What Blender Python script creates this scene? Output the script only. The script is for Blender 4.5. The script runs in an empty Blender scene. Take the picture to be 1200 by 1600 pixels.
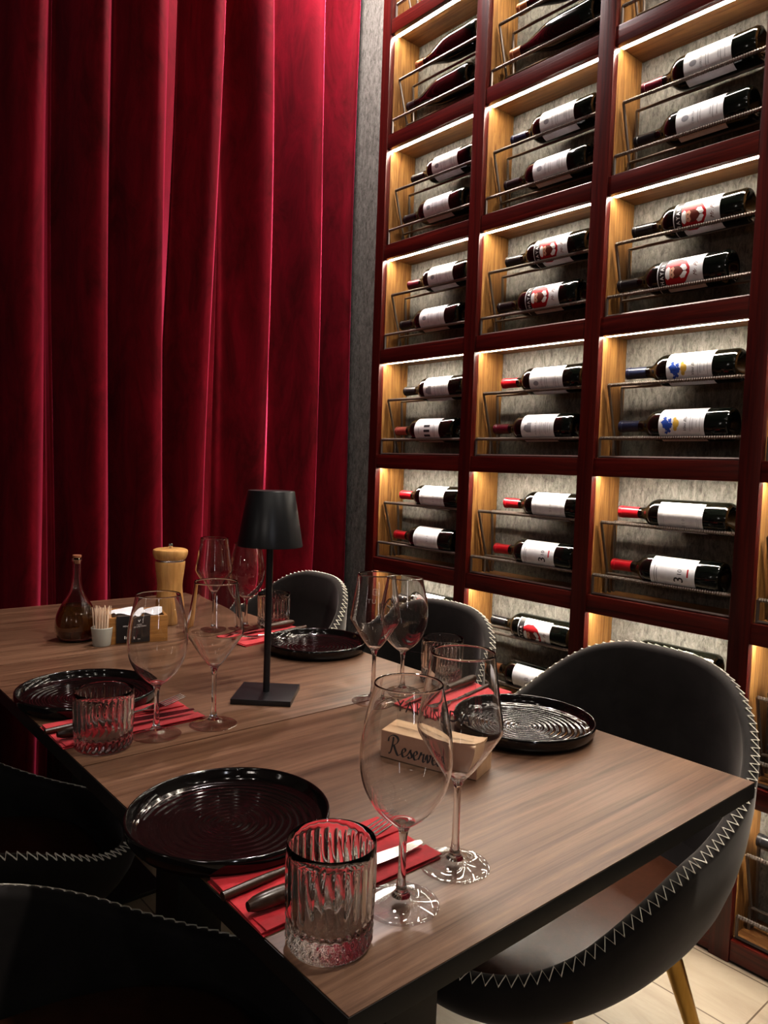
import bpy, bmesh, math, random
from mathutils import Vector, Matrix
random.seed(7)
PI = math.pi
sc = bpy.context.scene
col = sc.collection

# ------------------------------------------------------------------ camera
CZ = 1.12                      # eye height
TZ = 0.69                      # table top height
yaw, pitch, roll = math.radians(40.87358), math.radians(3.45672), math.radians(2.0221)
fw = Vector((math.sin(yaw)*math.cos(pitch), math.cos(yaw)*math.cos(pitch), -math.sin(pitch)))
r_ = Vector((math.cos(yaw), -math.sin(yaw), 0)); u_ = r_.cross(fw)
r2 = r_*math.cos(roll) + u_*math.sin(roll); u2 = -r_*math.sin(roll) + u_*math.cos(roll)
cam = bpy.data.cameras.new('camera'); co = bpy.data.objects.new('camera', cam); col.objects.link(co)
M = Matrix.Identity(4)
for i in range(3):
    M[i][0] = r2[i]; M[i][1] = u2[i]; M[i][2] = -fw[i]
M[2][3] = CZ
co.matrix_world = M
cam.sensor_fit = 'VERTICAL'; cam.sensor_height = 32; cam.lens = 1164.53/1600*32
cam.clip_start = 0.02
sc.camera = co

# ------------------------------------------------------------------ materials
def newmat(name):
    m = bpy.data.materials.new(name); m.use_nodes = True
    nt = m.node_tree; b = nt.nodes['Principled BSDF']
    return m, nt, b
def setp(b, **k):
    names = dict(color='Base Color', rough='Roughness', metal='Metallic', spec='Specular IOR Level', trans='Transmission Weight',
                 ior='IOR', sheen='Sheen Weight', sheenr='Sheen Roughness', sheent='Sheen Tint', coat='Coat Weight', coatr='Coat Roughness',
                 ecol='Emission Color', estr='Emission Strength', alpha='Alpha', sss='Subsurface Weight')
    for a, v in k.items():
        if a in ('color', 'sheent', 'ecol') and len(v) == 3: v = (*v, 1)
        b.inputs[names[a]].default_value = v
def plain(name, **k):
    m, nt, b = newmat(name); setp(b, **k); return m
def noise_mix(nt, b, c1, c2, scale, mscale=(1, 1, 1), detail=6, rough=.6, lo=.35, hi=.65, dist=0, bump=0, rot=(0, 0, 0), dbump=.002):
    tc = nt.nodes.new('ShaderNodeTexCoord'); mp = nt.nodes.new('ShaderNodeMapping')
    mp.inputs['Scale'].default_value = mscale; mp.inputs['Rotation'].default_value = rot
    n = nt.nodes.new('ShaderNodeTexNoise'); n.inputs['Scale'].default_value = scale
    n.inputs['Detail'].default_value = detail; n.inputs['Roughness'].default_value = rough; n.inputs['Distortion'].default_value = dist
    cr = nt.nodes.new('ShaderNodeValToRGB'); cr.color_ramp.elements[0].position = lo; cr.color_ramp.elements[1].position = hi
    cr.color_ramp.elements[0].color = (*c1, 1); cr.color_ramp.elements[1].color = (*c2, 1)
    L = nt.links.new
    L(tc.outputs['Object'], mp.inputs['Vector']); L(mp.outputs[0], n.inputs['Vector']); L(n.outputs['Fac'], cr.inputs[0])
    L(cr.outputs[0], b.inputs['Base Color'])
    if bump:
        bp = nt.nodes.new('ShaderNodeBump'); bp.inputs['Strength'].default_value = bump; bp.inputs['Distance'].default_value = dbump
        L(n.outputs['Fac'], bp.inputs['Height']); L(bp.outputs[0], b.inputs['Normal'])
    return n, cr
def wood(name, c1, c2, axis, scale=14, stretch=.06, rough=.45, bump=.15, coat=0, lo=.3, hi=.7, dist=1.2):
    m, nt, b = newmat(name); ms = [1, 1, 1]; ms[axis] = stretch
    noise_mix(nt, b, c1, c2, scale, ms, 8, .65, lo, hi, dist, bump)
    setp(b, rough=rough, coat=coat, coatr=.25)
    return m
red_v = wood('red_wood_vertical', (.016, .0008, .0007), (.095, .0085, .0050), 2, 55, .035, .34, .3)
red_h = wood('red_wood_horizontal', (.016, .0008, .0007), (.110, .0110, .0060), 1, 55, .035, .34, .3)
pine_v = wood('yellow_pine_vertical', (.09, .030, .006), (.36, .19, .06), 2, 60, .05, .5, .25, dist=2.5)  # yellow-brown is the inner wood's own colour
pine_h = wood('yellow_pine_horizontal', (.11, .042, .012), (.30, .145, .05), 1, 40, .06, .5, .25, dist=2)
def table_mat():
    m, nt, b = newmat('walnut_laminate')
    n, cr = noise_mix(nt, b, (.060, .030, .018), (.230, .140, .094), 34, (.04, 1, 1), 10, .78, .36, .66, .6, .06, dbump=.001)
    # broad tonal bands along the boards
    tc = nt.nodes.new('ShaderNodeTexCoord'); mp = nt.nodes.new('ShaderNodeMapping'); mp.inputs['Scale'].default_value = (.25, 3.2, 1)
    n2 = nt.nodes.new('ShaderNodeTexNoise'); n2.inputs['Scale'].default_value = 2.2; n2.inputs['Detail'].default_value = 3
    mx = nt.nodes.new('ShaderNodeMix'); mx.data_type = 'RGBA'; mx.blend_type = 'MULTIPLY'; mx.inputs['Factor'].default_value = .8
    cr2 = nt.nodes.new('ShaderNodeValToRGB'); cr2.color_ramp.elements[0].position = .3; cr2.color_ramp.elements[1].position = .7
    cr2.color_ramp.elements[0].color = (.62, .55, .5, 1); cr2.color_ramp.elements[1].color = (1.15, 1.08, 1.0, 1)
    L = nt.links.new
    L(tc.outputs['Object'], mp.inputs['Vector']); L(mp.outputs[0], n2.inputs['Vector']); L(n2.outputs['Fac'], cr2.inputs[0])
    L(cr.outputs[0], mx.inputs['A']); L(cr2.outputs[0], mx.inputs['B']); L(mx.outputs['Result'], b.inputs['Base Color'])
    setp(b, rough=.36, spec=.5)
    return m
table_top_m = table_mat()
black_edge = plain('black_edging', color=(.006, .006, .006), rough=.45)
black_metal = plain('matt_black_metal', color=(.012, .012, .013), rough=.42)
rack_m = plain('dark_iron', color=(.20, .17, .15), rough=.42, metal=.8)
led_m = plain('led_strip', color=(1, 1, 1), ecol=(1, .91, .77), estr=90)
velvet_m, nt, b = newmat('crimson_velvet')
noise_mix(nt, b, (.060, .0006, .003), (.175, .002, .013), 9, (1, 1, .35), 9, .75, .35, .7, .6, .25, dbump=.004)
setp(b, rough=.85, sheen=1, sheenr=.3, sheent=(1, .10, .22), spec=.15)
chair_velvet, nt, b = newmat('charcoal_velvet')
noise_mix(nt, b, (.012, .010, .010), (.022, .019, .018), 14, (1, 1, 1), 6, .7, .3, .7, .5, .1)
setp(b, rough=.8, sheen=.4, sheenr=.4, sheent=(.75, .70, .66), spec=.2)
leather, nt, b = newmat('dark_brown_leather')
noise_mix(nt, b, (.040, .014, .007), (.065, .024, .012), 60, (1, 1, 1), 8, .7, .3, .7, .2, .12)
setp(b, rough=.3, spec=.5)
thread = plain('pale_thread', color=(.85, .80, .70), rough=.7)
brass, nt, b = newmat('brushed_brass')
noise_mix(nt, b, (.42, .25, .07), (.55, .35, .11), 30, (1, 1, .1), 4)
setp(b, rough=.28, metal=1)
def thin_glass(name, ior, tint):
    """a thin clear sheet: see-through with mirror-like edges"""
    m, nt, b = newmat(name); L = nt.links.new; nt.nodes.remove(b)
    tr = nt.nodes.new('ShaderNodeBsdfTransparent'); tr.inputs[0].default_value = (*tint, 1)
    gl = nt.nodes.new('ShaderNodeBsdfGlossy'); gl.inputs['Roughness'].default_value = .02
    lw = nt.nodes.new('ShaderNodeLayerWeight'); lw.inputs['Blend'].default_value = .5
    pw = nt.nodes.new('ShaderNodeMath'); pw.operation = 'POWER'; pw.inputs[1].default_value = 3.2; L(lw.outputs['Facing'], pw.inputs[0])
    fr = nt.nodes.new('ShaderNodeMapRange'); f0 = ((ior-1)/(ior+1))**2; fr.inputs['To Min'].default_value = f0; fr.inputs['To Max'].default_value = 1
    L(pw.outputs[0], fr.inputs['Value'])
    m1 = nt.nodes.new('ShaderNodeMixShader')
    L(fr.outputs[0], m1.inputs[0]); L(tr.outputs[0], m1.inputs[1]); L(gl.outputs[0], m1.inputs[2]); L(m1.outputs[0], nt.nodes['Material Output'].inputs['Surface'])
    return m
glass = plain('clear_glass', color=(1, 1, 1), rough=0, trans=1, ior=1.47)
cut_glass = glass
foot_glass = thin_glass('clear_foot_glass', 1.8, (.985, .985, .985))
acrylic = thin_glass('clear_acrylic', 1.3, (.97, .98, .975))
bottle_glass = plain('dark_bottle_glass', color=(.003, .004, .003), rough=.10, spec=.5, coat=.25, coatr=.03)
paper, nt, b = newmat('white_label_paper')
noise_mix(nt, b, (.66, .66, .69), (.80, .80, .82), 60, lo=.3, hi=.7); setp(b, rough=.55)
paper_cream = plain('cream_label_paper', color=(.80, .77, .66), rough=.5)
paper_gold = plain('gold_label_band', color=(.55, .42, .14), rough=.35, metal=.4)
ink = plain('dark_ink', color=(.03, .03, .04), rough=.6)
ink_grey = plain('grey_ink', color=(.30, .30, .33), rough=.6)
ink_red = plain('red_ink', color=(.42, .012, .02), rough=.5)
ink_white = plain('white_ink', color=(.8, .8, .8), rough=.6)
ink_skin = plain('pale_skin_ink', color=(.60, .34, .24), rough=.6)
ink_beard = plain('russet_ink', color=(.13, .025, .015), rough=.6)
ink_blue = plain('blue_ink', color=(.03, .09, .42), rough=.5)
ink_yellow = plain('ochre_ink', color=(.62, .40, .08), rough=.5)
caps = dict(red=plain('red_foil', color=(.42, .012, .022), rough=.28, spec=.6),
            black=plain('black_foil', color=(.012, .012, .014), rough=.3, spec=.6),
            navy=plain('navy_foil', color=(.016, .022, .05), rough=.3, spec=.6),
            wine=plain('burgundy_foil', color=(.10, .010, .022), rough=.3, spec=.6),
            copper=plain('copper_foil', color=(.42, .20, .10), rough=.3, metal=.6),
            pink=plain('rose_foil', color=(.45, .12, .10), rough=.35, metal=.3))
def plate_mat():
    m, nt, b = newmat('black_glazed_stoneware'); L = nt.links.new
    tc = nt.nodes.new('ShaderNodeTexCoord')
    w = nt.nodes.new('ShaderNodeTexWave'); w.wave_type = 'RINGS'; w.rings_direction = 'Z'; w.inputs['Scale'].default_value = 34
    w.inputs['Distortion'].default_value = 2.6; w.inputs['Detail'].default_value = 2; w.inputs['Detail Scale'].default_value = .6
    n = nt.nodes.new('ShaderNodeTexNoise'); n.inputs['Scale'].default_value = 18; n.inputs['Detail'].default_value = 3
    ad = nt.nodes.new('ShaderNodeMath'); ad.operation = 'ADD'
    bp = nt.nodes.new('ShaderNodeBump'); bp.inputs['Strength'].default_value = .5; bp.inputs['Distance'].default_value = .0009
    L(tc.outputs['Object'], w.inputs['Vector']); L(tc.outputs['Object'], n.inputs['Vector'])
    L(w.outputs['Fac'], ad.inputs[0]); L(n.outputs['Fac'], ad.inputs[1]); L(ad.outputs[0], bp.inputs['Height']); L(bp.outputs[0], b.inputs['Normal'])
    setp(b, color=(.007, .004, .004), rough=.09, spec=.7)
    return m
plate_m = plate_mat()
plate_rim_m = plain('black_glaze_smooth', color=(.006, .0045, .0045), rough=.10, spec=.6)
napkin_m, nt, b = newmat('red_paper_napkin')
noise_mix(nt, b, (.36, .003, .010), (.46, .005, .017), 120, bump=.2, dbump=.0006); setp(b, rough=.75, sheen=.2)
steel = plain('polished_steel', color=(.62, .60, .58), rough=.16, metal=1)
handle_m = wood('dark_handle_wood', (.018, .009, .006), (.07, .035, .022), 0, 60, .08, .3, .1)
lamp_m = plain('satin_black_paint', color=(.014, .014, .016), rough=.33, spec=.5)
lamp_in = plain('lamp_diffuser', color=(.5, .48, .45), rough=.5)
oak_pale = wood('pale_beech', (.42, .26, .15), (.58, .39, .24), 0, 30, .08, .45, .05)
sign_pink_reflect = plain('sign_face', color=(.50, .30, .22), rough=.4)  # pinkish reflection on the block's front put into its colour
bamboo = wood('bamboo', (.42, .22, .075), (.62, .36, .14), 2, 60, .05, .32, .05, lo=.35, hi=.65)
bamboo_box = wood('bamboo_block', (.20, .085, .02), (.46, .23, .07), 0, 70, .06, .45, .1)
oil_m = plain('dark_oil', color=(.20, .09, .004), rough=0, trans=.92, ior=1.45)
cork_m = plain('cork', color=(.30, .12, .06), rough=.6)
cup_m = plain('stoneware_cup', color=(.42, .42, .38), rough=.6)
pick_m = plain('toothpick_wood', color=(.78, .60, .46), rough=.6)
tissue = plain('white_tissue', color=(.75, .76, .80), rough=.8)
card_black = plain('black_card', color=(.012, .009, .010), rough=.5)
concrete, nt, b = newmat('grey_stone_wall')
noise_mix(nt, b, (.055, .052, .045), (.32, .31, .275), 85, (1, 1, .4), 10, .85, .36, .66, .6, .6, dbump=.003); setp(b, rough=.8)
floor_m, nt, b = newmat('pale_oak_floor')
n, cr = noise_mix(nt, b, (.21, .17, .125), (.33, .28, .215), 7, (1, .16, 1), 9, .7, .3, .7, 1.8, .05, rot=(0, 0, math.radians(0)))
br = nt.nodes.new('ShaderNodeTexBrick'); br.inputs['Scale'].default_value = 1; br.inputs['Brick Width'].default_value = 1.2; br.inputs['Row Height'].default_value = .19
br.inputs['Mortar Size'].default_value = .0018; br.inputs['Color1'].default_value = (.92, .92, .92, 1); br.inputs['Color2'].default_value = (1.05, 1.03, 1, 1); br.inputs['Mortar'].default_value = (.25, .2, .15, 1)
tc = nt.nodes.new('ShaderNodeTexCoord'); mpp = nt.nodes.new('ShaderNodeMapping'); mpp.inputs['Rotation'].default_value = (0, 0, PI/2)
mx = nt.nodes.new('ShaderNodeMix'); mx.data_type = 'RGBA'; mx.blend_type = 'MULTIPLY'; mx.inputs['Factor'].default_value = 1
nt.links.new(tc.outputs['Object'], mpp.inputs['Vector']); nt.links.new(mpp.outputs[0], br.inputs['Vector']); nt.links.new(cr.outputs[0], mx.inputs['A']); nt.links.new(br.outputs['Color'], mx.inputs['B']); nt.links.new(mx.outputs['Result'], b.inputs['Base Color'])
setp(b, rough=.42)
dark_wall, nt, b = newmat('dark_plaster')
noise_mix(nt, b, (.12, .10, .09), (.20, .17, .15), 5); setp(b, rough=.8)
ceil_m = plain('grey_ceiling', color=(.14, .125, .12), rough=.8)

# ------------------------------------------------------------------ mesh helpers
def link(name, bm, mats, parent=None, smooth=True, auto=35):
    me = bpy.data.meshes.new(name); bm.normal_update(); bm.to_mesh(me); bm.free()
    for m in (mats if isinstance(mats, (list, tuple)) else [mats]): me.materials.append(m)
    if smooth:
        for p in me.polygons: p.use_smooth = True
        if auto: me.set_sharp_from_angle(angle=math.radians(auto))
    o = bpy.data.objects.new(name, me); col.objects.link(o)
    if parent: o.parent = parent
    return o
def tag(o, label=None, cat=None, group=None, kind=None):
    if label: o['label'] = label
    if cat: o['category'] = cat
    if group: o['group'] = group
    if kind: o['kind'] = kind
    return o
def empty(name, loc=(0, 0, 0), rz=0, label=None, cat=None, group=None):
    o = bpy.data.objects.new(name, None); col.objects.link(o); o.location = loc; o.rotation_euler = (0, 0, rz)
    o.empty_display_size = .05
    return tag(o, label, cat, group)
def dup(o, parent=None):
    c = o.copy(); col.objects.link(c); c.parent = parent
    for ch in list(o.children): dup(ch, c)
    return c
def bmnew(): return bmesh.new()
def box(bm, x0, x1, y0, y1, z0, z1, bev=0, mi=0, mat=None):
    vs = [bm.verts.new(v) for v in ((x0, y0, z0), (x1, y0, z0), (x1, y1, z0), (x0, y1, z0), (x0, y0, z1), (x1, y0, z1), (x1, y1, z1), (x0, y1, z1))]
    fs = [bm.faces.new([vs[i] for i in q]) for q in ((0, 3, 2, 1), (4, 5, 6, 7), (0, 1, 5, 4), (1, 2, 6, 5), (2, 3, 7, 6), (3, 0, 4, 7))]
    for f in fs: f.material_index = mi
    if bev:
        es = list({e for f in fs for e in f.edges})
        r = bmesh.ops.bevel(bm, geom=es, offset=bev, segments=2, profile=.6, affect='EDGES', clamp_overlap=True, material=-1)
        vs = list({v for f in r['faces'] for v in f.verts} | {v for v in vs if v.is_valid})
    if mat is not None: bmesh.ops.transform(bm, matrix=mat, verts=[v for v in vs if v.is_valid])
    return vs
def lathe(bm, prof, n=48, mi=0, rf=None, T=None):
    """prof: list of (r,z); rf(theta,r,z)->r"""
    rings = []
    for (r, z) in prof:
        if r < 1e-6:
            rings.append([bm.verts.new(T @ Vector((0, 0, z)) if T else (0, 0, z))])
        else:
            ring = []
            for i in range(n):
                a = 2*PI*i/n; rr = rf(a, r, z) if rf else r
                p = Vector((rr*math.cos(a), rr*math.sin(a), z)); ring.append(bm.verts.new(T @ p if T else p))
            rings.append(ring)
    for A, B in zip(rings, rings[1:]):
        for i in range(n):
            j = (i+1) % n
            try:
                if len(A) == 1 and len(B) == 1: continue
                if len(A) == 1: f = bm.faces.new((A[0], B[j], B[i]))
                elif len(B) == 1: f = bm.faces.new((A[i], A[j], B[0]))
                else: f = bm.faces.new((A[i], A[j], B[j], B[i]))
                f.material_index = mi
            except ValueError: pass
def crom(pts, sub=6, closed=False):
    out = []; n = len(pts); P = [Vector(p) for p in pts]
    for i in range(n if closed else n-1):
        a, b_, c, d = (P[(i-1) % n], P[i], P[(i+1) % n], P[(i+2) % n]) if closed else (P[max(i-1, 0)], P[i], P[i+1], P[min(i+2, n-1)])
        for k in range(sub):
            t = k/sub
            out.append(.5*((2*b_) + (-a+c)*t + (2*a-5*b_+4*c-d)*t*t + (-a+3*b_-3*c+d)*t**3))
    if not closed: out.append(P[-1])
    return out
def tube(bm, pts, r, n=8, closed=False, mi=0, cap=True):
    P = [Vector(p) for p in pts]; R = r if isinstance(r, (list, tuple)) else [r]*len(P)
    N = len(P); rings = []; up = None
    for i, p in enumerate(P):
        if closed: t = (P[(i+1) % N]-P[i-1]).normalized()
        else: t = (P[min(i+1, N-1)]-P[max(i-1, 0)]).normalized()
        if up is None: up = Vector((0, 0, 1)) if abs(t.z) < .9 else Vector((1, 0, 0))
        s = t.cross(up)
        if s.length < 1e-6: s = t.orthogonal()
        s.normalize(); up = s.cross(t).normalized()
        rings.append([bm.verts.new(p + (s*math.cos(2*PI*k/n) + up*math.sin(2*PI*k/n))*R[i]) for k in range(n)])
    rr = list(zip(rings, rings[1:])) + ([(rings[-1], rings[0])] if closed else [])
    for A, B in rr:
        for k in range(n):
            f = bm.faces.new((A[k], A[(k+1) % n], B[(k+1) % n], B[k])); f.material_index = mi
    if cap and not closed:
        bm.faces.new(rings[0][::-1]).material_index = mi; bm.faces.new(rings[-1]).material_index = mi
def text_bm(txt, size, align='CENTER', shear=0, bold=0, spacing=1.0):
    c = bpy.data.curves.new('t', 'FONT'); c.body = txt; c.size = size; c.align_x = align; c.align_y = 'CENTER'
    c.shear = shear; c.offset = bold; c.space_character = spacing; c.resolution_u = 2
    o = bpy.data.objects.new('t', c); col.objects.link(o)
    dg = bpy.context.evaluated_depsgraph_get(); dg.update()
    me = bpy.data.meshes.new_from_object(o.evaluated_get(dg))
    bm = bmesh.new(); bm.from_mesh(me)
    bpy.data.objects.remove(o); bpy.data.curves.remove(c); bpy.data.meshes.remove(me)
    return bm
def merge(dst, src, mi=0, T=None, fn=None):
    mp = {}
    for v in src.verts:
        p = v.co.copy()
        if T is not None: p = T @ p
        if fn: p = fn(p)
        mp[v] = dst.verts.new(p)
    for f in src.faces:
        try: nf = dst.faces.new([mp[v] for v in f.verts]); nf.material_index = mi
        except ValueError: pass
    src.free()
def poly(pts, cuts=3):
    bm = bmesh.new(); f = bm.faces.new([bm.verts.new((x, y, 0)) for x, y in pts])
    bmesh.ops.triangulate(bm, faces=[f])
    if cuts:
        x = min(p[0] for p in pts); x1 = max(p[0] for p in pts); st = .003
        x = math.floor(x/st)*st+st
        while x < x1:
            bmesh.ops.bisect_plane(bm, geom=bm.verts[:]+bm.edges[:]+bm.faces[:], plane_co=(x, 0, 0), plane_no=(1, 0, 0)); x += st
    return bm
def ell(cx, cy, a, b_, n=24, a0=0, a1=2*PI):
    return [(cx+a*math.cos(a0+(a1-a0)*i/n), cy+b_*math.sin(a0+(a1-a0)*i/n)) for i in range(n)]
def rect(x0, x1, y0, y1): return [(x0, y0), (x1, y0), (x1, y1), (x0, y1)]

# ------------------------------------------------------------------ room
def struct(name, bm, m, smooth=False):
    o = link(name, bm, m, smooth=smooth); o['kind'] = 'structure'; return o
XS = 1.721; XW = 1.864
bm = bmnew(); box(bm, -2.6, 2.0, -2.6, 2.62, -.06, 0); struct('floor', bm, floor_m)
bm = bmnew(); box(bm, -2.6, 2.0, -2.6, 2.62, 3.30, 3.36); struct('ceiling', bm, ceil_m)
bm = bmnew(); box(bm, XW, XW+.1, -2.6, 2.62, 0, 3.30); struct('wall_right', bm, concrete)
bm = bmnew(); box(bm, -2.6, XW, 2.52, 2.62, 0, 3.30); struct('wall_back', bm, dark_wall)
bm = bmnew(); box(bm, -2.7, -2.6, -2.6, 2.62, 0, 3.30); struct('wall_left', bm, dark_wall)
bm = bmnew(); box(bm, -2.6, XW, -2.7, -2.6, 0, 3.30); struct('wall_front', bm, dark_wall)

# ------------------------------------------------------------------ wine shelf
posts = [(2.085, 2.043), (1.637, 1.589), (1.194, 1.146), (.761, .713), (.325, .277)]
lev = [3.01, 2.614, 2.226, 1.848, 1.485, 1.115, .748, .378, .006]     # bottom edges of the rails
BT = .048
shelf = empty('wine_shelf', (XS, 1.2, 0), 0, 'floor to ceiling dark red timber wine shelf of lit niches', 'shelf')
def par(o):  # geometry written in world coordinates, parented to the shelf
    o.parent = shelf; o.location = (-XS, -1.2, 0); return o
for a, b_ in posts:
    bm = bmnew(); box(bm, XS, XS+.022, b_, a, 0, 3.29, .002); par(link('post', bm, red_v))
    bm = bmnew(); box(bm, XS+.0225, XW-.002, b_+.004, a-.004, 0, 3.29, 0); par(link('side_panel', bm, [pine_v], smooth=False))
for (pa, pb) in zip(posts, posts[1:]):
    y1, y0 = pa[1]-.0005, pb[0]+.0005
    for k, z in enumerate(lev):
        bm = bmnew(); box(bm, XS+.003, XS+.022, y0, y1, z, z+BT, .0015); par(link('rail', bm, red_h))
        bm = bmnew(); box(bm, XS+.0225, XW-.002, y0-.003, y1+.003, z+.009, z+BT-.0005); par(link('shelf_board', bm, pine_h, smooth=False))
        if z > .1:
            bm = bmnew(); box(bm, XS+.0230, XS+.0370, y0+.004, y1-.004, z+.0012, z+.0085); ls = link('led_strip', bm, led_m, smooth=False); par(ls)
            bm = bmnew(); box(bm, XS+.0380, XS+.0394, y0+.003, y1-.003, z+.0032, z+.0088); par(link('led_profile', bm, pine_h, smooth=False))
def ribbed(bm, p, q, r=.0048, pitch=.006):
    p, q = Vector(p), Vector(q); L = (q-p).length; n = max(2, int(L/(pitch/2)))
    tube(bm, [p+(q-p)*i/n for i in range(n+1)], [r*(1.12 if i % 2 else .86) for i in range(n+1)], 7)
def rack(y0, y1, zt):
    """zt = top of the board the rack stands on"""
    bm = bmnew(); ya, yb = y1-.010, y0+.010
    XA, XB = 1.761, 1.826; XC, XD = 1.741, 1.803; zu = zt+.196; zl = zt+.054
    ribbed(bm, (XA, ya, zu), (XA, yb, zu)); tube(bm, [(XB, ya, zu), (XB, yb, zu)], .004, 6)
    ribbed(bm, (XC, ya+.004, zl), (XC, yb-.004, zl)); tube(bm, [(XD, ya+.002, zl), (XD, yb-.002, zl)], .004, 6)
    for y in (ya, yb):
        tube(bm, [(XA, y, zu), (XB-.006, y, zt)], .0042, 6)
        tube(bm, [(XB, y, zu), (XB+.012, y, zt)], .0042, 6)
    for y in (ya+.004, yb-.004): tube(bm, [(XC, y, zl), (XC, y, zt)], .0042, 6)
    for y in (ya+.002, yb-.002): tube(bm, [(XD, y, zl), (XD, y, zt)], .0042, 6)
    tube(bm, [(XC, ya+.004, zt+.004), (XC, yb-.004, zt+.004)], .004, 6)
    par(link('wire_rack', bm, rack_m))
cells = []
for c, (pa, pb) in enumerate(zip(posts, posts[1:])):
    for k in range(1, len(lev)):
        rack(pb[0], pa[1], lev[k]+BT); 

# ------------------------------------------------------------------ bottles
RB = .0403
def wrapf(r, off):
    def f(p):
        a = p.x/r; R = r+off+p.z
        return Vector((R*math.sin(a), -R*math.cos(a), p.y))
    return f
def body_bordeaux(bm):
    lathe(bm, [(0, .028), (.010, .026), (.020, .016), (.027, .004), (.031, 0), (.0375, .002), (RB, .007), (RB, .05), (RB, .12), (RB, .186), (.0390, .195), (.034, .206),
               (.024, .217), (.0175, .226), (.0150, .236), (.0142, .25), (.0140, .293), (.0150, .294), (.0150, .299), (0, .299)], 40)
def body_burgundy(bm):
    lathe(bm, [(0, .034), (.012, .03), (.024, .012), (.031, 0), (.038, .002), (.0415, .008), (.0415, .05), (.0415, .115), (.0405, .14), (.037, .163), (.030, .190), (.023, .214),
               (.0175, .236), (.0152, .255), (.0146, .290), (.0160, .291), (.0160, .298), (0, .298)], 40)
LBL0, LBL1 = .056, .172
def label_sheet(bm, half=.055, z0=LBL0, z1=LBL1, mi=0, off=.0004):
    s = bmesh.new(); nx, ny = 28, 4; g = [[s.verts.new((-half+2*half*i/nx, z0+(z1-z0)*j/ny, 0)) for i in range(nx+1)] for j in range(ny+1)]
    for j in range(ny):
        for i in range(nx): s.faces.new((g[j][i], g[j][i+1], g[j+1][i+1], g[j+1][i]))
    merge(bm, s, mi, fn=wrapf(RB, off))
def txt(bm, t, size, x, y, mi, shear=0, bold=0, off=.0008, sp=1.0):
    merge(bm, text_bm(t, size, shear=shear, bold=bold, spacing=sp), mi, T=Matrix.Translation((x, y, 0)), fn=wrapf(RB, off))
def pl(bm, pts, mi, off=.0007, cuts=3): merge(bm, poly(pts, cuts), mi, fn=wrapf(RB, off))
def lines(bm, ys, w, mi, x=0, h=.0011):
    for i, y in enumerate(ys): pl(bm, rect(x-w*(1-.25*(i % 3)), x+w*(1-.25*(i % 3)), y, y+h), mi)
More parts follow.
